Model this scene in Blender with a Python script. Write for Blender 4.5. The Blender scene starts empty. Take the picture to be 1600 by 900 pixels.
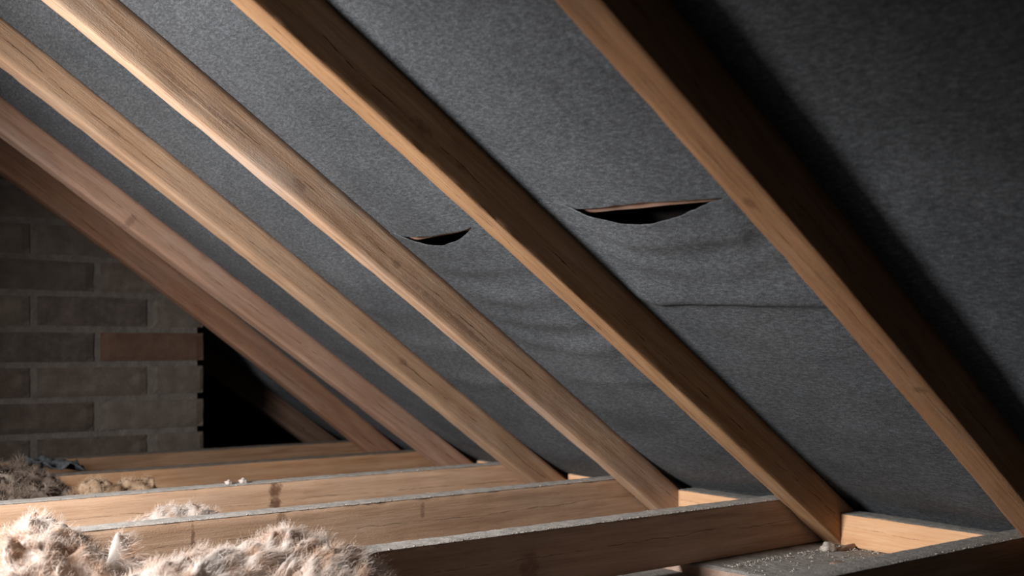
import bpy, bmesh, math, random
import numpy as np
from mathutils import Vector, Matrix, noise

C = bpy.context.scene.collection
S = 0.28            # metres per layout unit (one unit = height of the eye above the joist tops)
random.seed(7)
rng = np.random.default_rng(7)

# ------------------------------------------------------------------ camera, world, light, exposure
cam_d = bpy.data.cameras.new('camera')
cam = bpy.data.objects.new('camera', cam_d)
C.objects.link(cam)
cam.location = (0, 0, 1.0 * S)
cam.rotation_euler = (math.radians(90), 0, -0.6442)
cam_d.sensor_width = 36.0
cam_d.lens = 1704.5 / 1600 * 36
cam_d.shift_y = (540.4 - 450) / 1600
cam_d.clip_start = 0.02
cam_d.dof.use_dof = True
cam_d.dof.focus_distance = 6.2 * S
cam_d.dof.aperture_fstop = 4.6
bpy.context.scene.camera = cam

world = bpy.data.worlds.new('world')
bpy.context.scene.world = world
world.use_nodes = True
bg = world.node_tree.nodes['Background']
bg.inputs['Color'].default_value = (1.0, 0.95, 0.90, 1)
bg.inputs['Strength'].default_value = 0.032

ld = bpy.data.lights.new('work_lamp', 'SPOT')       # reflector work lamp standing in the loft, left of the picture
ld.spot_size = math.radians(100)
ld.spot_blend = 1.0
ld.shadow_soft_size = 0.17
ld.energy = 240
ld.color = (1.0, 0.965, 0.93)
lamp = bpy.data.objects.new('work_lamp', ld)
C.objects.link(lamp)
LP = Vector((-2.2, 5.25, 1.85)) * S
lamp.location = LP
lamp.rotation_euler = (Vector((3.8, 6.05, -0.1)) * S - LP).to_track_quat('-Z', 'Y').to_euler()

vs = bpy.context.scene.view_settings
vs.view_transform = 'Standard'
vs.look = 'None'
vs.gamma = 1
vs.use_curve_mapping = False
vs.exposure = 0.0

# ------------------------------------------------------------------ helpers
def tag(o, label=None, cat=None, group=None, kind=None):
    if label: o['label'] = label
    if cat: o['category'] = cat
    if group: o['group'] = group
    if kind: o['kind'] = kind
    return o

def obj(name, me, mat=None, parent=None, loc=None):
    o = bpy.data.objects.new(name, me)
    C.objects.link(o)
    if mat is not None:
        for m in (mat if isinstance(mat, (list, tuple)) else [mat]):
            me.materials.append(m)
    if loc is not None:
        o.location = loc
    if parent is not None:
        o.parent = parent
    return o

def pyd(name, verts, faces, smooth=False, mats=None):
    me = bpy.data.meshes.new(name)
    me.from_pydata([tuple(v) for v in verts], [], [tuple(f) for f in faces])
    if smooth:
        me.polygons.foreach_set('use_smooth', [True] * len(me.polygons))
    if mats is not None:
        me.polygons.foreach_set('material_index', mats)
    me.update()
    return me

class NT:
    """small helper to write node trees"""
    def __init__(self, name):
        self.m = bpy.data.materials.new(name)
        self.m.use_nodes = True
        self.t = self.m.node_tree
        self.t.nodes.clear()
        self.out = self.t.nodes.new('ShaderNodeOutputMaterial')
        self.b = self.t.nodes.new('ShaderNodeBsdfPrincipled')
        self.t.links.new(self.b.outputs[0], self.out.inputs[0])
    def n(self, kind, **kw):
        x = self.t.nodes.new(kind)
        for k, v in kw.items():
            setattr(x, k, v)
        return x
    def set(self, sock, v):
        if hasattr(v, 'links'):
            self.t.links.new(v, sock)
        else:
            sock.default_value = v
    def math(self, op, a, b=0.0, c=None, clamp=False):
        x = self.n('ShaderNodeMath', operation=op, use_clamp=clamp)
        self.set(x.inputs[0], a); self.set(x.inputs[1], b)
        if c is not None: self.set(x.inputs[2], c)
        return x.outputs[0]
    def vmath(self, op, a, b):
        x = self.n('ShaderNodeVectorMath', operation=op)
        self.set(x.inputs[0], a); self.set(x.inputs[1], b)
        return x.outputs[0]
    def noise(self, vec, scale, detail=3.0, rough=0.55, dist=0.0):
        x = self.n('ShaderNodeTexNoise')
        self.set(x.inputs['Vector'], vec)
        x.inputs['Scale'].default_value = scale
        x.inputs['Detail'].default_value = detail
        x.inputs['Roughness'].default_value = rough
        x.inputs['Distortion'].default_value = dist
        return x.outputs['Fac']
    def ramp(self, fac, stops):
        x = self.n('ShaderNodeValToRGB')
        self.set(x.inputs[0], fac)
        el = x.color_ramp.elements
        while len(el) < len(stops): el.new(0.5)
        for e, (p, c) in zip(el, stops):
            e.position = p
            e.color = (c, c, c, 1) if isinstance(c, (int, float)) else (*c, 1)
        return x.outputs[0]
    def mix(self, fac, a, b, mode='MIX'):
        x = self.n('ShaderNodeMix', data_type='RGBA', blend_type=mode)
        self.set(x.inputs[0], fac)
        self.set(x.inputs[6], a if hasattr(a, 'links') else (*a, 1))
        self.set(x.inputs[7], b if hasattr(b, 'links') else (*b, 1))
        return x.outputs[2]
    def bump(self, h, strength, dist=0.001, normal=None):
        x = self.n('ShaderNodeBump')
        x.inputs['Strength'].default_value = strength
        x.inputs['Distance'].default_value = dist
        self.set(x.inputs['Height'], h)
        if normal is not None: self.set(x.inputs['Normal'], normal)
        return x.outputs[0]

def wood(name, light, mid, dark, crack_at=(0.5, 0.5), dims=(0.045, 0.07), crack=0.9, seed=0.0,
         bump=0.6, grey=0.25, knots=0.35, spots=()):
    """sawn softwood; object X runs along the grain, Y and Z across"""
    k = NT(name)
    tc = k.n('ShaderNodeTexCoord')
    p0 = tc.outputs['Object']
    p = k.vmath('ADD', p0, (seed * 3.1, seed * 1.7, seed * 0.9))
    st = k.vmath('MULTIPLY', p, (0.045, 1, 1))
    st2 = k.vmath('MULTIPLY', p, (0.12, 1, 1))
    warp = k.noise(k.vmath('MULTIPLY', p, (1.0, 1, 1)), 5.0, 2)
    g1 = k.noise(st, 260, 5, 0.65, 0.4)
    g2 = k.noise(st, 60, 4, 0.6, 1.2)
    sep = k.n('ShaderNodeSeparateXYZ'); k.set(sep.inputs[0], p0)
    X, Y, Z = sep.outputs
    # growth rings on the sawn faces
    rr = k.math('ADD', k.math('MULTIPLY', Z, 190.0), k.math('MULTIPLY', Y, 130.0))
    rr = k.math('ADD', rr, k.math('MULTIPLY', k.noise(k.vmath('MULTIPLY', p, (0.35, 1, 1)), 7, 3), 26.0))
    ring = k.math('MULTIPLY', k.math('ADD', k.math('SINE', rr), 1.0), 0.5)
    ring = k.math('POWER', ring, 2.2)
    v = k.math('ADD', k.math('MULTIPLY', g2, 0.60), k.math('MULTIPLY', g1, 0.40))
    v = k.math('SUBTRACT', v, k.math('MULTIPLY', ring, 0.055))
    col = k.ramp(v, [(0.20, dark), (0.42, mid), (0.60, light)])
    # broad tone changes along the length, greyed weathering
    bl = k.ramp(k.noise(k.vmath('MULTIPLY', p, (0.5, 1, 1)), 9, 3), [(0.35, 0.0), (0.70, 1.0)])
    col = k.mix(k.math('MULTIPLY', bl, 0.45), col, (mid[0] * 0.72, mid[1] * 0.66, mid[2] * 0.62))
    gy = k.ramp(k.noise(k.vmath('MULTIPLY', p, (0.3, 1, 1)), 16, 4), [(0.48, 0.0), (0.72, 1.0)])
    lum = (light[0] + light[1] + light[2]) / 3
    col = k.mix(k.math('MULTIPLY', gy, grey), col, (lum * 0.92, lum * 0.88, lum * 0.85))
    # fine dark pores
    pores = k.ramp(k.noise(st2, 420, 2), [(0.60, 0.0), (0.75, 1.0)])
    col = k.mix(k.math('MULTIPLY', pores, 0.30), col, dark)
    # knots
    vo = k.n('ShaderNodeTexVoronoi'); vo.inputs['Scale'].default_value = 6.5
    k.set(vo.inputs['Vector'], k.vmath('ADD', k.vmath('MULTIPLY', p, (0.55, 1.0, 1.0)),
                                      k.vmath('MULTIPLY', k.n('ShaderNodeCombineXYZ').outputs[0], (0, 0, 0))))
    kn = k.math('ADD', vo.outputs['Distance'], k.math('MULTIPLY', k.noise(p, 70, 2), 0.05))
    kn = k.ramp(kn, [(0.055, 1.0), (0.11, 0.0)])
    col = k.mix(k.math('MULTIPLY', kn, knots), col, (dark[0] * 0.45, dark[1] * 0.36, dark[2] * 0.32))
    for (sx, syz, rx, rz, face, *sw) in spots:      # knots at their places on the timber
        u = k.math('DIVIDE', k.math('SUBTRACT', X, sx * S), rx * S)
        q = k.math('DIVIDE', k.math('SUBTRACT', Z if face == 'side' else Y, syz * S), rz * S)
        e = k.math('ADD', k.math('MULTIPLY', u, u), k.math('MULTIPLY', q, q))
        e = k.math('ADD', e, k.math('MULTIPLY', k.math('SUBTRACT', k.noise(p, 90, 4, 0.7), 0.5), 3.2))
        e = k.ramp(e, [(0.15, 1.0), (1.0, 0.0)])
        col = k.mix(k.math('MULTIPLY', e, sw[0] if sw else 0.45), col, (dark[0] * 0.5, dark[1] * 0.42, dark[2] * 0.40))
    # drying shake: a broken dark line that wanders down the middle of each face
    def shake(coord, centre, sd):
        w = k.noise(k.vmath('ADD', k.vmath('MULTIPLY', p, (1.6, 0.0, 0.0)), (sd, sd, 0)), 2.2, 3)
        w2 = k.noise(k.vmath('ADD', k.vmath('MULTIPLY', p, (14, 0.0, 0.0)), (sd, 0, sd)), 2.2, 2)
        c = k.math('ADD', centre, k.math('MULTIPLY', k.math('SUBTRACT', w, 0.5), 0.030))
        c = k.math('ADD', c, k.math('MULTIPLY', k.math('SUBTRACT', w2, 0.5), 0.007))
        dd = k.math('ABSOLUTE', k.math('SUBTRACT', coord, c))
        wd = k.ramp(k.noise(k.vmath('ADD', k.vmath('MULTIPLY', p, (7, 0, 0)), (0, sd, 3)), 3.0, 5, 0.7), [(0.45, 0.0), (0.72, 1.0)])
        wd = k.math('MULTIPLY', wd, 0.0013)
        return k.math('MULTIPLY', k.math('GREATER_THAN', wd, dd), crack)
    sz = shake(Z, crack_at[1] * dims[1], 4.2 + seed)
    sy = shake(Y, crack_at[0] * dims[0], 9.7 + seed)
    geo = k.n('ShaderNodeNewGeometry')
    tr = k.n('ShaderNodeVectorTransform', vector_type='NORMAL', convert_from='WORLD', convert_to='OBJECT')
    k.set(tr.inputs[0], geo.outputs['True Normal'])
    sn = k.n('ShaderNodeSeparateXYZ'); k.set(sn.inputs[0], tr.outputs[0])
    side = k.math('GREATER_THAN', k.math('ABSOLUTE', sn.outputs[1]), 0.75)
    flat = k.math('GREATER_THAN', k.math('ABSOLUTE', sn.outputs[2]), 0.75)
    ck = k.math('MAXIMUM', k.math('MULTIPLY', side, sz), k.math('MULTIPLY', k.math('MULTIPLY', flat, sy), 0.8))
    col = k.mix(ck, col, (dark[0] * 0.22, dark[1] * 0.2, dark[2] * 0.2))
    k.set(k.b.inputs['Base Color'], col)
    k.b.inputs['Roughness'].default_value = 0.82
    k.b.inputs['Specular IOR Level'].default_value = 0.22
    fuzz = k.noise(k.vmath('MULTIPLY', p, (0.5, 1, 1)), 620, 3, 0.7)
    h = k.math('ADD', k.math('MULTIPLY', g1, 0.8), k.math('MULTIPLY', fuzz, 0.5))
    h = k.math('SUBTRACT', h, k.math('MULTIPLY', ck, 1.6))
    k.set(k.b.inputs['Normal'], k.bump(h, min(bump, 1.0), 0.0013 * max(1.0, bump)))
    return k.m

def simple(name, c1, c2, scale, rough=0.9, bump=0.5, dist=0.001, detail=4, c3=None):
    k = NT(name)
    tc = k.n('ShaderNodeTexCoord').outputs['Object']
    f = k.noise(tc, scale, detail, 0.65)
    col = k.ramp(f, [(0.32, c1), (0.68, c2)])
    if c3:
        f3 = k.ramp(k.noise(tc, scale * 5.3, 2), [(0.62, 0.0), (0.72, 1.0)])
        col = k.mix(k.math('MULTIPLY', f3, 0.7), col, c3)
    k.set(k.b.inputs['Base Color'], col)
    k.b.inputs['Roughness'].default_value = rough
    k.b.inputs['Specular IOR Level'].default_value = 0.2
    k.set(k.b.inputs['Normal'], k.bump(k.noise(tc, scale * 4, 4, 0.7), bump, dist))
    return k.m

# ------------------------------------------------------------------ materials
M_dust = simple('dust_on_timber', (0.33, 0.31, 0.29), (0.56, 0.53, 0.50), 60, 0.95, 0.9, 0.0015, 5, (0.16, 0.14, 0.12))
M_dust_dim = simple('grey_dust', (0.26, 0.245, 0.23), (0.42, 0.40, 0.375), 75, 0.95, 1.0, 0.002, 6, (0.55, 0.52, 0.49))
M_void = simple('roof_tile_and_gap_black', (0.010, 0.009, 0.009), (0.022, 0.018, 0.017), 12, 0.9, 0.3)
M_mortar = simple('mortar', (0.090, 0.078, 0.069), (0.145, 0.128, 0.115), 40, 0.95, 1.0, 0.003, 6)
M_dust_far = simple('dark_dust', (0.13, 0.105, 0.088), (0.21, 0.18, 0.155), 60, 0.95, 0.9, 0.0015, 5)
M_crumb = simple('pale_crumbs', (0.36, 0.32, 0.28), (0.60, 0.55, 0.49), 300)
M_plaster = simple('dusty_ceiling_board', (0.15, 0.14, 0.13), (0.29, 0.275, 0.26), 55, 0.95, 0.9, 0.002, 5)

def felt_mat():
    k = NT('bitumen_felt')
    tc = k.n('ShaderNodeTexCoord').outputs['Object']
    big = k.noise(tc, 3.2, 4, 0.6)
    col = k.ramp(big, [(0.30, (0.051, 0.057, 0.064)), (0.55, (0.075, 0.082, 0.092)), (0.78, (0.104, 0.112, 0.123))])
    st = k.ramp(k.noise(k.vmath('ADD', tc, (4, 2, 1)), 2.0, 5, 0.6), [(0.52, 0.0), (0.75, 1.0)])
    col = k.mix(k.math('MULTIPLY', st, 0.30), col, (0.082, 0.078, 0.074))
    fine = k.noise(tc, 620, 3, 0.75)
    fine2 = k.noise(k.vmath('MULTIPLY', tc, (1, 0.35, 1)), 260, 3, 0.7)
    f = k.math('ADD', k.math('MULTIPLY', fine, 0.6), k.math('MULTIPLY', fine2, 0.4))
    sp = k.ramp(f, [(0.38, 0.40), (0.50, 0.92), (0.62, 2.0)])
    col = k.mix(1.0, col, sp, 'MULTIPLY')
    k.set(k.b.inputs['Base Color'], col)
    k.b.inputs['Roughness'].default_value = 0.85
    k.b.inputs['Specular IOR Level'].default_value = 0.3
    nb = k.bump(k.noise(tc, 22, 4, 0.6), 0.35, 0.006)
    k.set(k.b.inputs['Normal'], k.bump(f, 0.9, 0.0010, nb))
    return k.m
M_felt = felt_mat()

def brick_mat(name, c1, c2, seed):
    k = NT(name)
    tc = k.n('ShaderNodeTexCoord').outputs['Object']
    p = k.vmath('ADD', tc, (seed, seed * 0.7, seed * 1.3))
    oi = k.n('ShaderNodeObjectInfo').outputs['Random']
    p = k.vmath('ADD', p, k.n('ShaderNodeCombineXYZ').outputs[0])
    f = k.noise(p, 26, 6, 0.65)
    col = k.ramp(f, [(0.3, c1), (0.7, c2)])
    sm = k.ramp(k.noise(p, 13, 4, 0.7), [(0.52, 0.0), (0.70, 1.0)])
    col = k.mix(k.math('MULTIPLY', sm, 0.35), col, (0.125, 0.108, 0.096))
    hv = k.n('ShaderNodeHueSaturation'); k.set(hv.inputs['Color'], col)
    k.set(hv.inputs['Value'], k.math('ADD', 0.84, k.math('MULTIPLY', oi, 0.32)))
    k.set(k.b.inputs['Base Color'], hv.outputs[0])
    k.b.inputs['Roughness'].default_value = 0.95
    k.b.inputs['Specular IOR Level'].default_value = 0.15
    k.set(k.b.inputs['Normal'], k.bump(k.noise(p, 120, 5, 0.7), 0.9, 0.002))
    return k.m
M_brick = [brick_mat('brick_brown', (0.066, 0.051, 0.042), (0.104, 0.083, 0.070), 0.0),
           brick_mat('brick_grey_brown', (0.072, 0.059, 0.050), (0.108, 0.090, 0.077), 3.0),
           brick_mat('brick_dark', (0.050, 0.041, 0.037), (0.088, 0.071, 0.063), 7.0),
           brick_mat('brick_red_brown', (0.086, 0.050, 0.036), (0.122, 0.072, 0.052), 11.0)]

# timber colours
WL, WM, WD = (0.56, 0.36, 0.22), (0.42, 0.245, 0.135), (0.22, 0.115, 0.058)

# ------------------------------------------------------------------ timber builder
def ring_profile(w, d, r, nw, nd):
    """closed section outline: (y, z, ny, nz, corner) starting on the bottom face"""
    pts = []
    def seg(p, q, n, nrm):
        for i in range(n):
            t = i / n
            pts.append((p[0] + (q[0] - p[0]) * t, p[1] + (q[1] - p[1]) * t, nrm[0], nrm[1], 1.0 if i == 0 or i == n - 1 else 0.0))
        pts.append((q[0], q[1], nrm[0], nrm[1], 1.0))
    seg((r, 0), (w - r, 0), nw, (0, -1))
    seg((w, r), (w, d - r), nd, (1, 0))
    seg((w - r, d), (r, d), nw, (0, 1))
    seg((0, d - r), (0, r), nd, (-1, 0))
    return pts

def beam(name, stations, w, d, off, mats, parent=None, r=0.0022, rough=0.0007, chip=0.0022, seed=0.0, zcut=None, top_dust=False):
    """stations: local X values; off(x)->(dy, dz) drift of the section along the length"""
    prof = ring_profile(w, d, r, 5, 7)
    n = len(prof)
    V = []; F = []; MI = []
    for x in stations:
        oy, oz = off(x)
        for (y, z, ny, nz, cr) in prof:
            q = Vector((x * 14 + seed * 9, y * 55, z * 55 + seed))
            e = rough * noise.noise(q) + rough * 1.0 * noise.noise(Vector((x * 3 + seed * 5, y * 9, z * 9)))
            if cr:
                c = noise.noise(Vector((x * 30 + seed * 7, y * 40 + 5, z * 40))) + 0.6 * noise.noise(Vector((x * 90, y * 40, z * 40 + seed)))
                e -= chip * max(0.0, c - 0.15)
            xx = x
            if zcut is not None and x == stations[-1]:
                xx = x - z * zcut
            V.append((xx, y + ny * e + oy, z + nz * e + oz))
    ns = len(stations)
    for i in range(ns - 1):
        for j in range(n):
            a = i * n + j; b = i * n + (j + 1) % n
            F.append((a, a + n, b + n, b))
            MI.append(1 if (top_dust and prof[j][3] > 0.5 and prof[(j + 1) % n][3] > 0.5) else 0)
    F.append(tuple(range(n))); MI.append(0)
    F.append(tuple(range((ns - 1) * n, ns * n))[::-1]); MI.append(0)
    me = pyd(name, V, F, True, MI)
    o = obj(name, me, mats, parent)
    return o

def dust_layer(parent, x0, x1, w, top, mat, seed, label=None):
    nx, ny = 260, 8
    V = []; F = []
    for i in range(nx + 1):
        x = x0 + (x1 - x0) * i / nx
        for j in range(ny + 1):
            t = j / ny
            y = w * t
            e = min(t, 1 - t)
            if e == 0:
                o_ = 0.0010 * noise.noise(Vector((x * 130, j, seed))) + 0.0008 * noise.noise(Vector((x * 420, j, seed)))
                y += (o_ + 0.0004) * (1 if t else -1)
            z = top + 0.0014 + 0.0009 * noise.noise(Vector((x * 70, y * 120, seed))) + 0.0006 * noise.noise(Vector((x * 260, y * 260, seed)))
            if e == 0: z = top - 0.0004
            V.append((x, y, z))
    n = ny + 1
    for i in range(nx):
        for j in range(ny):
            a = i * n + j
            F.append((a, a + n, a + n + 1, a + 1))
    o = obj('dust_layer', pyd('dust_layer', V, F, True), mat, parent)
    if label: o['label'] = label
    return o

# ------------------------------------------------------------------ rafters (fitted: x0, pitch, bow, y, drift, width, depth)
RP = {
 'G': (5.45, 0.6100, 0.02, 11.35, 0.0, 0.160, 0.235),
 'A': (5.4335, 0.6230, 0.0871, 9.9201, 0.0127, 0.160, 0.2419),
 'B': (5.4761, 0.6102, 0.0103, 8.6455, 0.0016, 0.1593, 0.2124),
 'C': (5.4529, 0.6110, 0.0260, 7.2639, 0.0031, 0.1594, 0.2152),
 'D': (5.5060, 0.6130, 0.0380, 6.0017, -0.0206, 0.1192, 0.2493),
 'E': (5.6228, 0.6000, 0.0271, 4.4984, -0.0139, 0.1533, 0.2575),
 'F': (5.5288, 0.5865, 0.0581, 2.7209, 0.0285, 0.1863, 0.2365)}
XM = 3.5
XTOP, XFOOT, ZFLOOR = -1.0, 6.0, -0.32

def r_bottom(k, x):
    x0, th, bow, y, yd, w, d = RP[k]
    return (x0 - x) * math.tan(th) + bow * (1 - ((x - XM) / 2.5) ** 2)
def r_y(k, x):
    return RP[k][3] + RP[k][4] * (x - XM)
def r_top(k, x):
    return r_bottom(k, x) + RP[k][6] / math.cos(RP[k][1])

RAFTER = {
 'G': ('timber rafter deep in the black gap behind the end of the brick wall', dict(seed=1.0)),
 'A': ('darkest reddish rafter running down right in front of the brick gable wall', dict(seed=2.0, crack=0.5)),
 'B': ('dull purple-brown rafter, second out from the brick gable wall', dict(seed=3.0, crack=0.6, spots=((-0.96, 0.06, 0.035, 0.07, 'side'),))),
 'C': ('yellowish rafter with a row of dark pits, third out from the brick wall', dict(seed=4.0, crack=0.8, spots=((1.02, 0.11, 0.06, 0.03, 'side'), (-1.66, 0.10, 0.05, 0.02, 'side')))),
 'D': ('brightest, wide-faced pale rafter with a rough shake, in the middle of the row', dict(seed=5.0, crack=0.8, crack_at=(0.5, 0.6), spots=((0.0, 0.14, 0.05, 0.03, 'side'), (-0.79, 0.12, 0.06, 0.03, 'side'), (0.6, 0.11, 0.5, 0.022, 'side'), (-1.6, 0.12, 0.45, 0.02, 'side')))),
 'E': ('rafter with a thin lit underside and dark brown side, between the two felt tears', dict(seed=6.0, crack=0.9, spots=((-0.9, 0.13, 0.08, 0.03, 'side'), (-0.6, 0.12, 0.05, 0.02, 'side')))),
 'F': ('nearest rafter at right, broad orange underside and nearly black side', dict(seed=7.0, crack=0.7, spots=((-0.3, 0.11, 0.04, 0.03, 'flat'), (1.05, 0.09, 0.03, 0.045, 'flat'))))}
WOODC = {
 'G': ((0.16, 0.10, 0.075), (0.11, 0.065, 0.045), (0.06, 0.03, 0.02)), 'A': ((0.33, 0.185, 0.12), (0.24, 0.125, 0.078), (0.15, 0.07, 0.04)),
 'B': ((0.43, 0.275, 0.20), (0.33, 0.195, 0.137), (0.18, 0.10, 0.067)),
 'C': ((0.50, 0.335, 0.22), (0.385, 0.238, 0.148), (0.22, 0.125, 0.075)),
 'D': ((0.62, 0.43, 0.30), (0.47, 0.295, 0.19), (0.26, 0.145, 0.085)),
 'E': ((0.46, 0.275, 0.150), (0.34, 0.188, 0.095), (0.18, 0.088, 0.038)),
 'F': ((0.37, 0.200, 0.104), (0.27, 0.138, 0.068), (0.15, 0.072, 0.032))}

def rafter(k):
    x0, th, bow, y, yd, w, d = RP[k]
    ct, st = math.cos(th), math.sin(th)
    # local X down the slope, local Z square to it, origin on the near bottom edge at XM
    org = Vector((XM, y, (x0 - XM) * math.tan(th)))
    xfoot = x0 + 0.60
    a, b = (XTOP - XM) / ct, (xfoot - XM) / ct
    xs = np.linspace(a, b, 150)
    def off(xl):
        xw = xl / S * ct + XM
        return (yd * (xw - XM) * S, bow * (1 - ((xw - XM) / 2.5) ** 2) * ct * S)
    lab, kw = RAFTER[k]
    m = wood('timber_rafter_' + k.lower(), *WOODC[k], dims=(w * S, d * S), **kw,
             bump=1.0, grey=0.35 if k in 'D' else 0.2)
    o = beam('rafter', [v * S for v in xs], w * S, d * S, off, [m], seed=kw['seed'],
             zcut=-0.0, rough=0.0010 if k in 'DEF' else 0.0008)
    # level cut at the foot so that it stands on the boarding
    me = o.data
    n_last = len(me.vertices)
    ztop = Vector((st, 0, ct))
    for v in me.vertices:
        wz = org.z * S + (-st * v.co.x + ct * v.co.z)
        lim = (ZFLOOR + 0.001) * S
        if wz < lim:
            dx = (lim - wz) / st
            v.co.x -= dx
    o.matrix_world = Matrix(((ct, 0, st, org.x * S), (0, 1, 0, org.y * S), (-st, 0, ct, org.z * S), (0, 0, 0, 1)))
    tag(o, lab, 'rafter')
    return o
for k in 'GABCDEF':
    rafter(k)

# ------------------------------------------------------------------ joists
JLAB = {
 'A': ('farthest ceiling joist, dark, lying close to the foot of the brick wall', 1.3),
 'B': ('orange-brown joist, second from the brick wall, half hidden by old grey wool', 2.3),
 'C': ('joist with one big dark knot, third from the brick wall', 3.3),
 'D': ('joist with pale orange face directly behind the large heap of pink wool', 4.3),
 'E': ('long brown joist with thick white dust on top, its end buried in pink wool', 5.3),
 'F': ('nearest joist crossing the bottom right corner, dusty top and black front', 6.3)}
WJ = 0.16
def joist(k):
    y0 = r_y(k, 5.0) + RP[k][5] + 0.004
    x1 = 6.40; xa = {'A': 0.2, 'B': 0.2, 'C': -0.6, 'D': -1.0, 'E': -1.0, 'F': 1.2}[k]
    lab, sd = JLAB[k]
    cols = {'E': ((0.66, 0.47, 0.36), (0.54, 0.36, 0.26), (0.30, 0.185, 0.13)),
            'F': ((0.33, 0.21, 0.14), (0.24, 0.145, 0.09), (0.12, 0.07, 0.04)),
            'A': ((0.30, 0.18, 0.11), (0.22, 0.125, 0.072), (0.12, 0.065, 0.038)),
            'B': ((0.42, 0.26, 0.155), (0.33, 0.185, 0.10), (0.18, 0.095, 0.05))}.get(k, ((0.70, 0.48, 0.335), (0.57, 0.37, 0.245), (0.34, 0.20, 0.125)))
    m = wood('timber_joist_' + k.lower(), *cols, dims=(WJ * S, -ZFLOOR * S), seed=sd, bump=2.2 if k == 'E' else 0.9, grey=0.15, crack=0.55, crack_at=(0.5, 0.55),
             spots={'C': ((4.01, 0.27, 0.06, 0.07, 'side', 0.85), (4.01, 0.15, 0.055, 0.06, 'side', 0.9), (4.01, 0.2, 0.05, 0.16, 'side', 0.5)), 'D': ((3.84, 0.26, 0.035, 0.10, 'side', 0.6), (3.29, 0.22, 0.014, 0.09, 'side', 0.7), (4.84, 0.24, 0.02, 0.06, 'side', 0.5)), 'E': ((4.6, 0.13, 0.08, 0.11, 'side'),)}.get(k, ()))
    xs = np.linspace(0, (x1 - xa) * S, 170)
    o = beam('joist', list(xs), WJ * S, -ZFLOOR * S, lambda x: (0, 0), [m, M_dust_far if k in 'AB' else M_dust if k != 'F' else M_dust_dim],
             seed=sd, top_dust=True, r=0.002, zcut=1.44)
    o.location = (xa * S, y0 * S, ZFLOOR * S)
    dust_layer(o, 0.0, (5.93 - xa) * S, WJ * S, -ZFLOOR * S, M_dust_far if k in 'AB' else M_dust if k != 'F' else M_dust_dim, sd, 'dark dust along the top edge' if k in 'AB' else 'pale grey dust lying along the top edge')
    tag(o, lab, 'joist')
    return o, y0, xa, x1
JO = {k: joist(k) for k in 'ABCDEF'}

# ------------------------------------------------------------------ noggins (short blocks at the eaves)
def noggin(near, far, lab, sd):
    ya = JO[near][1] + WJ + 0.002
    yb = r_y(far, 6.0) - 0.003
    L = (yb - ya) * S
    m = wood('timber_block_' + far.lower(), (0.84, 0.54, 0.33), (0.74, 0.43, 0.24), (0.46, 0.24, 0.12), dims=(0.16 * S, 0.21 * S), seed=sd,
             bump=0.4, grey=0.08, crack=0.5, crack_at=(0.5, 0.6))
    o = beam('noggin', list(np.linspace(0, L, 40)), 0.20 * S, 0.21 * S, lambda x: (0, 0), [m, M_dust_dim], seed=sd, top_dust=True, r=0.0015)
    # local X -> world +y, local Y -> world -x
    o.matrix_world = Matrix(((0, -1, 0, 6.27 * S), (1, 0, 0, ya * S), (0, 0, 1, -0.32 * S), (0, 0, 0, 1)))
    dust_layer(o, 0.0, L, 0.20 * S, 0.21 * S, M_dust_dim, sd, 'grey dust lying on top of the block')
    tag(o, lab, 'noggin')
noggin('F', 'E', 'bright orange timber block at the eaves between the two nearest joists', 1.6)
noggin('E', 'D', 'pale dusty block at the eaves, second from the right, behind the white-dusted joist', 2.6)
noggin('D', 'C', 'small orange block at the eaves, third from the right, beside the yellowish rafter', 3.6)
noggin('C', 'B', 'tiny shaded block at the eaves, farthest one, at the foot of the purple-brown rafter', 4.6)

# ------------------------------------------------------------------ felt surface
CTRL = []
for k in 'FEDCBAG':
    CTRL.append(k)
VIRT_NEAR = (1.05, -0.6, -2.2)      # felt supports nearer than the picture shows
def felt_supports(x):
    s = []
    for yv in VIRT_NEAR[::-1]:
        z = (5.55 - x) * math.tan(0.60) + 0.30
        s.append((yv, yv + 0.16, z))
    for k in CTRL:
        s.append((r_y(k, x), r_y(k, x) + RP[k][5], r_top(k, x)))
    z = (5.5 - x) * math.tan(0.61) + 0.29
    s.append((12.6, 12.8, z))
    return s
def bumpf(t):
    return 4 * t * (1 - t)
def felt_z(x, y, lower):
    sup = felt_supports(x)
    if y <= sup[0][0]:
        return sup[0][2]
    for i in range(len(sup)):
        a = sup[i]
        if a[0] <= y <= a[1]:
            return a[2] + 0.004
        if i + 1 < len(sup) and a[1] < y < sup[i + 1][0]:
            b = sup[i + 1]
            t = (y - a[1]) / (b[0] - a[1])
            z = a[2] * (1 - t) + b[2] * t + 0.004
            sag = 0.030 + 0.016 * noise.noise(Vector((x * 0.8, y * 0.5, 3.1)))
            edge = min(1.0, t / 0.12, (1 - t) / 0.12)
            nz = 0.010 * noise.noise(Vector((x * 2.2, y * 2.2, 1.0))) + 0.004 * noise.noise(Vector((x * 6, y * 6, 7.0)))
            if lower:
                nz += 0.010 * noise.noise(Vector((x * 4.0 - 0.5 * bumpf(t), y * 0.9, 5.0)))
            z -= sag * bumpf(t)
            z += nz * edge
            if lower:
                z -= folds(x, y, t, i) * edge
            return z
    return sup[-1][2]
IDX = {}
for i, k in enumerate(['v3', 'v2', 'v1'] + CTRL):
    IDX[k] = i
def ridge(u, s):
    return math.exp(-(u / s) ** 2)
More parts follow.
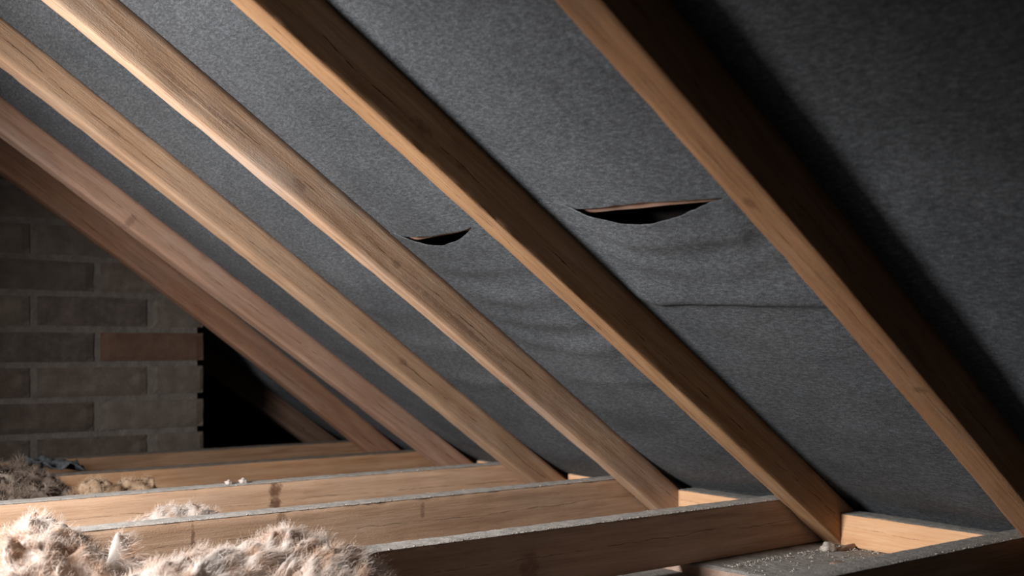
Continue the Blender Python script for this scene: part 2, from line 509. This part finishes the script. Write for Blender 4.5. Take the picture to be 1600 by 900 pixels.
def folds(x, y, t, i):
    v = 0.0
    wob = 0.035 * noise.noise(Vector((y * 2.3, x * 1.5, 11.0)))
    fade = 1.35 + 1.6 * max(-0.5, noise.noise(Vector((y * 1.6, x * 2.0, 17.0))))
    if i == IDX['F']:          # bay under the long tear
        u = x - 4.215 - 0.02 * math.sin(y * 3.0) - 0.3 * wob
        v += 0.040 * math.exp(-(u / 0.15) ** 2) * (0.55 + 0.45 * t) if u < 0 else 0.040 * math.exp(-(u / 0.035) ** 2) * (0.55 + 0.45 * t)
        for xc, A, kk, s in ((3.74, 0.010, 0.16, 0.07), (3.92, 0.010, 0.22, 0.07), (4.45, 0.006, 0.10, 0.10)):
            v += A * fade * ridge(x - xc - kk * (bumpf(t) - 0.7) - wob, s)
        v += 0.016 * ridge((y - 3.22) - 0.60 * (x - 3.6), 0.08) * max(0, 1 - (x - 3.55) / 0.7)
        v += 0.014 * ridge((y - 4.15) + 0.5 * (x - 3.6), 0.07) * max(0, 1 - (x - 3.55) / 0.6)
    if i == IDX['E']:          # bay under the short tear
        for xc, A, kk, s in ((3.84, 0.010, 0.12, 0.07), (4.08, 0.017, 0.16, 0.075), (4.30, 0.010, 0.12, 0.07), (4.52, 0.015, 0.18, 0.07),
                             (4.86, 0.012, 0.14, 0.06)):
            v += A * fade * ridge(x - xc - kk * (bumpf(t) - 0.7) - wob, s)
    if i == IDX['D']:
        for xc, A, kk, s in ((4.05, 0.008, 0.12, 0.08), (4.4, 0.008, 0.12, 0.08), (4.8, 0.010, 0.1, 0.07)):
            v += A * fade * ridge(x - xc - kk * (bumpf(t) - 0.7) - wob, s)
    return v

XLAP = 3.572
def hump(y, a, b, peak):
    if y <= a or y >= b: return 0.0
    t = (y - a) / (peak - a) if y < peak else (b - y) / (b - peak)
    return math.sin(t * math.pi / 2) ** 1.15
def lip(y):
    return 0.076 * hump(y, 3.16, 4.34, 3.85) + 0.066 * hump(y, 5.00, 5.98, 5.55)
def lip_up(y):
    return 0.026 * hump(y, 5.0, 5.96, 5.60) - 0.012 * hump(y, 3.2, 4.2, 3.7) + 0.018 * hump(y, 3.9, 4.40, 4.2)
def torn(y):
    """1 where the sheets have parted, 0 where they still lie edge to edge"""
    return max(0.0, min(1.0, (y - 2.95) / 0.1, (6.1 - y) / 0.1))

TH = 0.605
NRM = Vector((math.sin(TH), 0, math.cos(TH)))
def ylist(y0, y1):
    ys = []
    y = y0
    while y < y1:
        ys.append(y)
        y += 0.028 if 2.5 < y < 7.4 else 0.06
    ys.append(y1)
    return ys
def grid(name, ys, nx, fn):
    V = []; F = []
    for y in ys:
        for i in range(nx + 1):
            V.append(fn(y, i / nx))
    n = nx + 1
    for j in range(len(ys) - 1):
        for i in range(nx):
            a = j * n + i
            F.append((a, a + 1, a + n + 1, a + n))
    return pyd(name, V, F, True)

YS = ylist(-2.0, 12.7)
def upper(y, t):
    xe = XLAP + torn(y) * (lip_up(y) + 0.003 * noise.noise(Vector((y * 9, 0, 0))) + 0.0015 * noise.noise(Vector((y * 45, 0, 0))))
    x = XTOP + (xe - XTOP) * t
    z = felt_z(x, y, False)
    return (x * S, y * S, z * S)
def lower(y, t):
    l = lip(y)
    w = torn(y)
    xt = XLAP + w * (-0.03 + l * 1.45 + 0.004 * noise.noise(Vector((y * 14, 2, 0))) + 0.0025 * noise.noise(Vector((y * 60, 2, 0))))
    x = xt + (6.62 - xt) * t ** 1.25
    u = x - xt
    q = 1 - (1 - w) * math.exp(-u / 0.2)
    z = felt_z(x, y, True) * q + felt_z(x, y, False) * (1 - q)
    z -= 0.006 * w * math.exp(-u / 0.08)
    z -= 0.42 * l * math.exp(-(u / 0.20) ** 2)
    # the bottom of the sheet lifts outwards over the eaves blocks
    if x > 5.4:
        z += (0.065 + 0.05 * max(0.0, min(1.0, (y - 4.7) / 0.3))) * ((min(x, 6.25) - 5.4) / 0.8) ** 2
    return (x * S, y * S, z * S)
fu = obj('roofing_felt', grid('roofing_felt', YS, 110, upper), M_felt)
tag(fu, 'upper dark grey felt sheet behind the rafters, above the two tears', 'roofing felt')
fl = obj('roofing_felt', grid('roofing_felt', YS, 120, lower), M_felt)
tag(fl, 'lower creased grey felt sheet behind the rafters, sagging below the two tears', 'roofing felt')
for o in (fu, fl):
    md = o.modifiers.new('thickness', 'SOLIDIFY')
    md.thickness = 0.0022
    md.offset = -1
    es = o.modifiers.new('sharp_rim', 'EDGE_SPLIT')
    es.split_angle = math.radians(40)

# ------------------------------------------------------------------ tile batten behind the tears
m_bat = wood('timber_batten', (0.62, 0.40, 0.31), (0.50, 0.30, 0.22), (0.28, 0.15, 0.10), dims=(0.1 * S, 0.1 * S), seed=8.4, bump=0.5, crack=0.3)
def bat_z(y):
    ks = 'FEDCB'
    return float(np.interp(y, [r_y(k_, 3.65) + 0.08 for k_ in ks], [r_top(k_, 3.65) for k_ in ks]))
bz = bat_z(3.8) + 0.012
def bat_off(x):
    return (0.0, (bat_z(1.2 + x / S) + 0.012 - bz) * S * math.cos(TH))
ob = beam('roof_batten', list(np.linspace(0, 6.6 * S, 90)), 0.12 * S, 0.09 * S, bat_off, [m_bat], seed=8.4)
ct, st = math.cos(TH), math.sin(TH)
# local X -> +y ; local Y -> up the slope ; local Z -> outward normal
ob.matrix_world = Matrix(((0, -ct, st, 3.656 * S), (1, 0, 0, 1.2 * S), (0, st, ct, (bz + 0.0) * S), (0, 0, 0, 1)))
tag(ob, 'pinkish tile batten seen through the slits torn in the felt', 'batten')

# ------------------------------------------------------------------ roof underside (dark), floor, added gap blocker, gable wall
def slab(name, quad, thick, mat, kind='structure', parent=None):
    q = [Vector(p) * S for p in quad]
    nr = (q[1] - q[0]).cross(q[2] - q[0]).normalized() * thick * S
    V = q + [p + nr for p in q]
    F = [(0, 1, 2, 3), (7, 6, 5, 4), (0, 4, 5, 1), (1, 5, 6, 2), (2, 6, 7, 3), (3, 7, 4, 0)]
    o = obj(name, pyd(name, V, F), mat, parent)
    if kind: o['kind'] = kind
    return o
tt = math.tan(TH)
def rz(x): return (5.55 - x) * tt + 0.62
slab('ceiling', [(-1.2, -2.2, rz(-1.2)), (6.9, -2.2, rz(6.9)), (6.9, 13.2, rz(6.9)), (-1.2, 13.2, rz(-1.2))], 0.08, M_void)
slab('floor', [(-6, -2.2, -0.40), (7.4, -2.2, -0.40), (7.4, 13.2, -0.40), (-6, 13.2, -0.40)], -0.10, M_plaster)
slab('wall_gap_blocker', [(3.0, 13.0, -0.4), (7.0, 13.0, -0.4), (7.0, 13.0, 0.3), (3.0, 13.0, 2.3)], 0.1, M_void)  # added near-black wall, closes the gap beside the bricks against stray light

# boarding under the eaves, dusty
def board(name, x0, x1, y0, y1, z0, z1, mats, label):
    nx, ny = 60, 110
    V = []; F = []; MI = []
    def pt(i, j):
        x = x0 + (x1 - x0) * i / nx; y = y0 + (y1 - y0) * j / ny
        z = z1 + 0.006 * noise.noise(Vector((x * 5, y * 5, 0))) + 0.005 * noise.noise(Vector((x * 22, y * 22, 3)))
        if i in (0, nx) or j in (0, ny): z -= 0.012
        return (x * S, y * S, min(z, z1 + 0.004) * S)
    n = nx + 1
    for j in range(ny + 1):
        for i in range(nx + 1):
            V.append(pt(i, j))
    for j in range(ny):
        for i in range(nx):
            a = j * n + i
            F.append((a, a + 1, a + n + 1, a + n)); MI.append(1)
    b0 = len(V)
    V += [(x0 * S, y0 * S, z0 * S), (x1 * S, y0 * S, z0 * S), (x1 * S, y1 * S, z0 * S), (x0 * S, y1 * S, z0 * S)]
    F.append(tuple(range(0, n))[::-1] + (b0, b0 + 1)); MI.append(0)
    F.append(tuple(ny * n + i for i in range(n)) + (b0 + 2, b0 + 3)); MI.append(0)
    F.append(tuple(j * n for j in range(ny + 1)) + (b0 + 3, b0)); MI.append(0)
    F.append(tuple(j * n + nx for j in range(ny + 1))[::-1] + (b0 + 1, b0 + 2)); MI.append(0)
    F.append((b0 + 3, b0 + 2, b0 + 1, b0)); MI.append(0)
    o = obj(name, pyd(name, V, F, False, MI), mats)
    tag(o, label, 'board')
    return o
m_board = wood('timber_board', (0.45, 0.33, 0.27), (0.36, 0.25, 0.20), (0.2, 0.12, 0.09), dims=(0.3, 0.02), seed=9.1)
board('eaves_board', 4.89, 6.9, 1.6, 12.6, -0.40, -0.325, [m_board, M_dust_dim], 'flat dust-covered board under the joist ends at bottom right')

# brick gable wall ------------------------------------------------
YW = 10.3
XR = 3.978
wz0, pitch, jt = 0.194, 0.3195, 0.058
def wall_top(x): return (5.45 - x) * tt + 0.28
core = [(-2.2, -0.40), (XR - 0.055, -0.40), (XR - 0.055, wall_top(XR - 0.055)), (-0.9, wall_top(-0.9)), (-2.2, wall_top(-0.9))]
V = [(x * S, (YW + 0.022) * S, z * S) for x, z in core] + [(x * S, (YW + 0.6) * S, z * S) for x, z in core]
n = len(core)
F = [tuple(range(n)), tuple(range(n, 2 * n))[::-1]] + [(i, i + n, (i + 1) % n + n, (i + 1) % n) for i in range(n)]
wall = obj('wall_left', pyd('wall_left', V, [f[::-1] for f in F]), M_mortar)
wall['kind'] = 'structure'

def brick_mesh(L, H, D, seed):
    bm = bmesh.new()
    nx, nz = 14, 6
    # front face grid with worn arrises, simple box behind
    vs_ = {}
    for i in range(nx + 1):
        for j in range(nz + 1):
            x = L * i / nx; z = H * j / nz
            e = min(i, nx - i, j, nz - j)
            y = 0.0035 * (e == 0) + 0.0012 * (noise.noise(Vector((x * 40 + seed, z * 40, seed))) )
            jx = 0.0016 * noise.noise(Vector((x * 60, z * 60 + seed, 1))) if i in (0, nx) else 0
            jz = 0.0016 * noise.noise(Vector((x * 60 + seed, z * 60, 2))) if j in (0, nz) else 0
            vs_[i, j] = bm.verts.new((x + jx, y, z + jz))
    for i in range(nx):
        for j in range(nz):
            bm.faces.new((vs_[i, j], vs_[i + 1, j], vs_[i + 1, j + 1], vs_[i, j + 1]))
    b = [bm.verts.new(p) for p in ((0, D, 0), (L, D, 0), (L, D, H), (0, D, H))]
    bm.faces.new([vs_[i, 0] for i in range(nx + 1)][::-1] + [b[0], b[1]])
    bm.faces.new([vs_[nx, j] for j in range(nz + 1)][::-1] + [b[1], b[2]])
    bm.faces.new([vs_[i, nz] for i in range(nx + 1)] + [b[2], b[3]])
    bm.faces.new([vs_[0, j] for j in range(nz + 1)] + [b[3], b[0]])
    bm.faces.new((b[3], b[2], b[1], b[0]))
    me = bpy.data.meshes.new('brick')
    bm.to_mesh(me); bm.free()
    return me
H_B = (pitch - jt) * S
FULL = [brick_mesh(0.972 * S, H_B, 0.5 * S, i * 3.3) for i in range(4)]
HALF = [brick_mesh(0.485 * S, H_B, 0.5 * S, 20 + i) for i in range(2)]
PAL = {}
def brick(x, z, half, mi):
    src = random.choice(HALF if half else FULL)
    key = (src.name, mi)
    if key not in PAL:
        m = src.copy(); m.materials.append(M_brick[mi]); PAL[key] = m
    o = obj('brick', PAL[key], None, wall)
    o.location = (x * S, (YW + 0.004 * random.uniform(-1, 1)) * S, (z + random.uniform(-0.004, 0.004)) * S)
    o.rotation_euler = (0, random.uniform(-0.004, 0.004), random.uniform(-0.004, 0.004))
for row in range(-2, 11):
    zb = wz0 + row * pitch + jt / 2
    stretch = row % 2 == 0
    x = XR
    first = True
    while x > -0.2:
        half = first and not stretch
        L = 0.485 if half else 0.972
        xl = x - L
        if zb + pitch < wall_top(xl) + 0.2:
            mi = 3 if (row == 2 and first) else random.choices([0, 1, 2], [4, 4, 2])[0]
            if row == 2 and x < 3.0 and x > 2.5: mi = 2
            if row == 3 and 2.5 < x < 3.5: mi = 2
            brick(xl, zb, half, mi)
        x = xl - 0.066
        first = False

# ------------------------------------------------------------------ mineral wool
def wool_mat(name, a, b, c):
    k = NT(name)
    geo = k.n('ShaderNodeNewGeometry')
    tc = geo.outputs['Position']
    f = k.noise(tc, 26, 3, 0.6)
    f2 = k.noise(tc, 9, 3, 0.6)
    col = k.ramp(f, [(0.34, c), (0.52, b), (0.66, a)])
    col = k.mix(k.ramp(f2, [(0.5, 0.0), (0.72, 0.55)]), col, c)
    try:
        hi = k.n('ShaderNodeHairInfo').outputs['Random']
        hv = k.n('ShaderNodeHueSaturation'); k.set(hv.inputs['Color'], col)
        k.set(hv.inputs['Value'], k.math('ADD', 0.78, k.math('MULTIPLY', hi, 0.44)))
        col = hv.outputs[0]
    except Exception:
        pass
    k.set(k.b.inputs['Base Color'], col)
    k.b.inputs['Roughness'].default_value = 0.9
    k.b.inputs['Specular IOR Level'].default_value = 0.15
    tr = k.n('ShaderNodeBsdfTranslucent'); k.set(tr.inputs[0], col)
    mx = k.n('ShaderNodeMixShader'); mx.inputs[0].default_value = 0.3
    k.t.links.new(k.b.outputs[0], mx.inputs[1]); k.t.links.new(tr.outputs[0], mx.inputs[2])
    k.t.links.new(mx.outputs[0], k.out.inputs[0])
    return k.m
M_wool = wool_mat('pink_mineral_wool', (0.86, 0.80, 0.76), (0.80, 0.70, 0.64), (0.62, 0.43, 0.315))
M_wool_tan = wool_mat('tan_mineral_wool', (0.66, 0.52, 0.40), (0.52, 0.37, 0.25), (0.30, 0.19, 0.12))
M_wool_old = wool_mat('old_grey_wool', (0.46, 0.38, 0.32), (0.30, 0.23, 0.185), (0.10, 0.075, 0.06))

def wool(name, label, xr, yr, hfun, mat, nx, ny, nh, length, radius, lump=0.03, seed=0, zmin=-0.40, curl=1.0, group=None, locks=26, comb=(0.35, 0.1, 0.1), lift=1.0, flow=(1.0, 1.0)):
    """a heap: lumpy body mesh with loose fibres on it"""
    xs = np.linspace(*xr, nx); ys = np.linspace(*yr, ny)
    P = np.zeros((ny, nx, 3))
    for j, y in enumerate(ys):
        for i, x in enumerate(xs):
            h = hfun(x, y)
            q = Vector(((x * 0.94 + y * 0.34) * 3.2 * flow[0] + seed, (y * 0.94 - x * 0.34) * 3.2 * flow[1], seed * 2.0))
            n1 = noise.noise(q); n2 = noise.noise(q * 2.6 + Vector((9, 0, 0))); n3 = noise.noise(q * 5.2 + Vector((0, 9, 0)))
            z = h + lump * (1.2 * n1 - 1.8 * (abs(n2) - 0.25) + 1.2 * n3)
            dx = lump * 1.5 * noise.noise(q * 1.7 + Vector((20, 0, 0))); dy = lump * 1.5 * noise.noise(q * 1.7 + Vector((0, 20, 0)))
            P[j, i] = ((x + dx) * S, (y + dy) * S, max(z, zmin + 0.004) * S)
    V = P.reshape(-1, 3)
    idx = np.arange(ny * nx).reshape(ny, nx)
    F = np.stack([idx[:-1, :-1], idx[:-1, 1:], idx[1:, 1:], idx[1:, :-1]], -1).reshape(-1, 4)
    # keep only cells that rise above the ground
    keep = V[F, 2].max(1) > (zmin + 0.02) * S
    F = F[keep]
    used = np.unique(F); remap = -np.ones(len(V), int); remap[used] = np.arange(len(used))
    Vb = V[used]; Fb = remap[F]
    me = pyd(name, Vb.tolist(), Fb.tolist(), True)
    o = obj(name, me, mat)
    tag(o, label, 'insulation', group)
    # fibres
    r = np.random.default_rng(int(seed * 10) + 3)
    tri = V[F]
    e1 = tri[:, 1] - tri[:, 0]; e2 = tri[:, 3] - tri[:, 0]
    nr = np.cross(e1, e2); ar = np.linalg.norm(nr, axis=1); nr = nr / ar[:, None]
    pick = r.choice(len(F), nh, p=ar / ar.sum())
    u = r.random((nh, 2))
    root = tri[pick, 0] + e1[pick] * u[:, :1] + e2[pick] * u[:, 1:]
    nn = nr[pick]
    # locks: every fibre belongs to a lock and leans to its tip
    nl = max(30, int(nh / locks))
    li = r.choice(nh, nl, replace=False)
    own = np.concatenate([np.argmin(((root[a_:a_ + 2000, None] - root[li][None]) ** 2).sum(2), 1) for a_ in range(0, nh, 2000)])
    lr, ln = root[li], nn[li]
    fld = np.array([noise.noise_vector(Vector(p) * 7.0 + Vector((seed, 0, 0))) for p in lr])
    ld_ = fld * 1.0 + np.array(comb) + r.normal(0, 0.30 * curl, (nl, 3))
    ld_ = ld_ - ln * (ld_ * ln).sum(1, keepdims=True) * 0.9
    ld_ /= np.linalg.norm(ld_, axis=1, keepdims=True) + 1e-9
    ld_ = ld_ + ln * lift * (0.10 + r.gamma(1.4, 0.16, nl)[:, None])
    ld_ /= np.linalg.norm(ld_, axis=1, keepdims=True)
    ll = length * r.uniform(0.6, 1.3, nl)
    tip = lr + ld_ * ll[:, None]
    stray = r.random(nh) < 0.28
    d = ld_[own] + r.normal(0, 0.28 * curl, (nh, 3)) + np.where(stray[:, None], r.normal(0, 0.8, (nh, 3)), 0)
    d /= np.linalg.norm(d, axis=1, keepdims=True)
    K = 7
    L = (length * r.uniform(0.5, 1.25, nh) * np.where(stray, 0.8, 1.0))[:, None]
    pts = np.zeros((nh, K, 3))
    pos = root - nn * 0.003
    side = np.cross(d, r.normal(0, 1, (nh, 3)))
    bend = r.normal(0, 0.45 * curl, (nh, 3))
    for i in range(K):
        pts[:, i] = pos
        pos = pos + d * L / (K - 1)
        d = d + bend * 0.28 + side * 0.25 * curl * math.sin(i * 2.1) + r.normal(0, 0.14 * curl, (nh, 3))
        d /= np.linalg.norm(d, axis=1, keepdims=True)
    pull = (np.linspace(0, 1, K) ** 1.3)[None, :, None] * np.where(stray, 0.1, r.uniform(0.15, 0.6, nh))[:, None, None]
    goal = tip[own] + r.normal(0, 0.0012, (nh, 3))
    pts = pts + pull * (goal - pts[:, -1])[:, None, :]
    hc = bpy.data.hair_curves.new('fibres')
    hc.add_curves([K] * nh)
    hc.attributes['position'].data.foreach_set('vector', pts.reshape(-1).astype(np.float32))
    ra = hc.attributes.get('radius') or hc.attributes.new('radius', 'FLOAT', 'POINT')
    rad = (radius * r.uniform(0.6, 1.3, nh))[:, None] * np.linspace(1.0, 0.45, K)[None]
    ra.data.foreach_set('value', rad.reshape(-1).astype(np.float32))
    hc.materials.append(mat)
    f = bpy.data.objects.new('fibres', hc)
    C.objects.link(f)
    f.parent = o
    f['kind'] = 'stuff'
    return o

def gauss(x, y, cx, cy, sx, sy, rot=0.0):
    dx, dy = x - cx, y - cy
    c, s = math.cos(rot), math.sin(rot)
    a, b = (dx * c + dy * s) / sx, (-dx * s + dy * c) / sy
    return math.exp(-(a * a + b * b))

def heap_left(x, y):
    h = -0.45
    h += 0.46 * gauss(x, y, 1.22, 5.62, 0.55, 0.50)
    h += 0.14 * gauss(x, y, 1.32, 5.72, 0.14, 0.22)
    h += 0.17 * gauss(x, y, 1.58, 5.68, 0.14, 0.18)
    h += 0.24 * gauss(x, y, 0.55, 5.30, 0.60, 0.75)
    h += 0.30 * gauss(x, y, 1.30, 5.10, 0.42, 0.25)
    return h
wool('insulation', 'fluffy pinkish-white heap of mineral wool at the left edge, highest one', (-0.3, 2.1), (4.6, 6.3), heap_left,
     M_wool, 150, 120, 85000, 0.020, 0.00023, lump=0.055, seed=1.3, locks=14, comb=(0.15, -0.1, 0.35), curl=1.3, lift=1.3, flow=(1.3, 1.3))

def heap_front(x, y):
    h = -0.45
    h += 0.43 * gauss(x, y, 2.20, 4.72, 0.46, 0.34, 0.0)
    h += 0.12 * gauss(x, y, 2.26, 4.88, 0.20, 0.15)
    h += 0.10 * gauss(x, y, 2.48, 4.86, 0.10, 0.12)
    h += 0.40 * gauss(x, y, 1.55, 4.72, 0.42, 0.42)
    h += 0.36 * gauss(x, y, 1.60, 5.20, 0.085, 0.12)
    h += 0.26 * gauss(x, y, 1.95, 5.12, 0.26, 0.16)
    h += 0.30 * gauss(x, y, 2.48, 4.42, 0.32, 0.26)
    return h
wool('insulation', 'combed pinkish heap of mineral wool spilling over the white-dusted joist end in front', (0.9, 3.0), (4.05, 5.6), heap_front,
     M_wool, 150, 120, 85000, 0.026, 0.00022, lump=0.050, seed=4.1, curl=0.85, locks=24, comb=(1.3, 0.45, 0.0), lift=0.25, flow=(0.6, 1.7))

def tuft_mid(x, y):
    return -0.42 + 0.40 * gauss(x, y, 2.30, 6.62, 0.55, 0.28) + 0.06 * gauss(x, y, 2.50, 6.62, 0.16, 0.14) + 0.05 * gauss(x, y, 2.75, 6.62, 0.14, 0.14)
wool('insulation', 'low pale tuft of wool peeping up between the two pale orange joists', (1.6, 3.0), (6.32, 7.15), tuft_mid,
     M_wool, 60, 40, 14000, 0.016, 0.00022, lump=0.03, seed=6.6, locks=12)

def tuft_tan(x, y):
    return -0.42 + 0.46 * max(gauss(x, y, 2.32, 7.95, 0.30, 0.24), gauss(x, y, 2.52, 7.95, 0.28, 0.24)) ** 0.6
wool('insulation', 'rounded tan tuft of wool lying behind the joist with the dark knot', (1.9, 2.95), (7.6, 8.4), tuft_tan,
     M_wool_tan, 60, 45, 14000, 0.016, 0.00025, lump=0.05, seed=7.7, locks=10, comb=(0.2, 0, 0.3))

def heap_old(x, y):
    return -0.42 + 0.50 * gauss(x, y, 1.6, 9.0, 0.95, 1.5) + 0.10 * gauss(x, y, 2.2, 9.3, 0.3, 0.3)
wool('insulation', 'dusty grey-brown old wool spread along the foot of the brick wall at left', (0.5, 2.95), (7.7, 10.2), heap_old,
     M_wool_old, 90, 80, 26000, 0.022, 0.0003, lump=0.06, seed=8.9, locks=10, comb=(0.3, 0, 0.3))

def bit(name, label, loc, size, mat, seed):
    bm = bmesh.new()
    bmesh.ops.create_icosphere(bm, subdivisions=3, radius=1.0)
    for v in bm.verts:
        e = 1 + 0.45 * noise.noise(v.co * 1.1 + Vector((seed, 0, 0))) + 0.22 * noise.noise(v.co * 2.3 + Vector((0, seed, 0)))
        v.co = Vector((v.co.x * size[0] * e, v.co.y * size[1] * e, max(v.co.z * e, -0.6) * size[2])) * S
    me = bpy.data.meshes.new(name); bm.to_mesh(me); bm.free()
    me.polygons.foreach_set('use_smooth', [True] * len(me.polygons))
    o = obj(name, me, mat, None, (loc[0] * S, loc[1] * S, (loc[2] + size[2] * 0.6) * S))
    return o
yC = JO['C'][1] + 0.08
for x, sz, lab in ((3.09, 0.024, 'left of two small pale wool wisps on top of the joist with the dark knot'),
                   (3.20, 0.028, 'right of two small pale wool wisps on top of the joist with the dark knot')):
    tag(bit('wool_wisp', '', (x, yC, 0.0), (sz, 0.03, sz * 0.9), M_wool, x), lab, 'insulation', 'wool wisps on the knotted joist')

# scraps lying on the eaves board
tag(bit('mortar_lump', '', (5.86, 4.40, -0.322), (0.062, 0.045, 0.036), M_crumb, 3.7), 'pale crumbly lump on the dusty board beside the rafter foot', 'debris')
tag(bit('wood_chip', '', (6.0, 4.36, -0.322), (0.11, 0.022, 0.018), m_board, 5.0), 'dark splinter of wood on the dusty board next to the pale lump', 'debris')
tag(bit('wood_chip', '', (5.55, 4.10, -0.322), (0.06, 0.03, 0.010), m_board, 6.0), 'flat thin chip lying in the middle of the dusty board', 'debris')

# a dark scrap of felt on the old wool
V = []; F = []
for j in range(9):
    for i in range(13):
        x = 2.20 + i / 12 * 0.42; y = 9.35 + j / 8 * 0.35
        z = 0.06 + 0.03 * math.sin(i * 0.9 + j * 0.5) + 0.05 * noise.noise(Vector((i * 0.4, j * 0.5, 1))) - 0.07 * (i / 12)
        V.append((x * S, y * S, z * S))
for j in range(8):
    for i in range(12):
        a = j * 13 + i; F.append((a, a + 1, a + 14, a + 13))
sc = obj('felt_scrap', pyd('felt_scrap', V, F, True), M_felt)
sc.modifiers.new('thickness', 'SOLIDIFY').thickness = 0.003
tag(sc, 'crumpled dark scrap of felt on the old grey wool by the wall', 'felt scrap')

# ------------------------------------------------------------------ loose dust and splinters (nobody could count these)
def crumbs(name, spots, mat, label, size=(0.0006, 0.0016)):
    V = []; F = []
    for (x, y, z) in spots:
        a = random.uniform(0, 6.28); s = random.uniform(*size); l = s * random.choice((1, 1, 1.6, 3.0))
        ca, sa = math.cos(a), math.sin(a)
        tilt = random.uniform(-0.3, 0.6)
        b = len(V)
        for (u, v, w) in ((-l, 0, 0), (0, -s, 0), (l, 0, l * tilt), (0, s, 0), (0, 0, s * 1.2), (0, 0, -s * 0.4)):
            V.append((x * S + u * ca - v * sa, y * S + u * sa + v * ca, z * S + w + s * 0.3))
        for f in ((0, 1, 4), (1, 2, 4), (2, 3, 4), (3, 0, 4), (1, 0, 5), (2, 1, 5), (3, 2, 5), (0, 3, 5)):
            F.append(tuple(b + i for i in f))
    o = obj(name, pyd(name, V, F), mat)
    tag(o, label, 'debris', kind='stuff')
    return o
sp = []
for i in range(420):
    x = random.uniform(4.9, 6.05); y = random.uniform(3.0, 4.48)
    sp.append((x, y, -0.322))
for i in range(150):                                   # swept against the joist and block
    sp.append((random.uniform(4.95, 6.05), 4.47 - abs(random.gauss(0, 0.05)), -0.32))
    sp.append((6.05 - abs(random.gauss(0, 0.04)), random.uniform(3.1, 4.45), -0.32))
crumbs('sawdust', sp, M_crumb, 'pale specks and splinters scattered over the dusty eaves board', (0.0005, 0.0017))
for k, nn_ in (('C', 130), ('D', 260), ('E', 460), ('F', 90)):
    o_, y0, xa, x1 = JO[k]
    sp = []
    for i in range(nn_):
        x = random.uniform(1.8 if k != 'F' else 4.4, 5.7)
        y = y0 + (abs(random.gauss(0, 0.012)) if random.random() < 0.6 else random.uniform(0, WJ))
        sp.append((x, y, 0.0))
    c_ = crumbs('dust_crumbs', sp, M_crumb, '', (0.0004, 0.0012))
    c_.parent = o_
    c_.matrix_parent_inverse = Matrix.Translation(-Vector(o_.location))
    for key in ('label', 'category'):
        if key in c_: del c_[key]
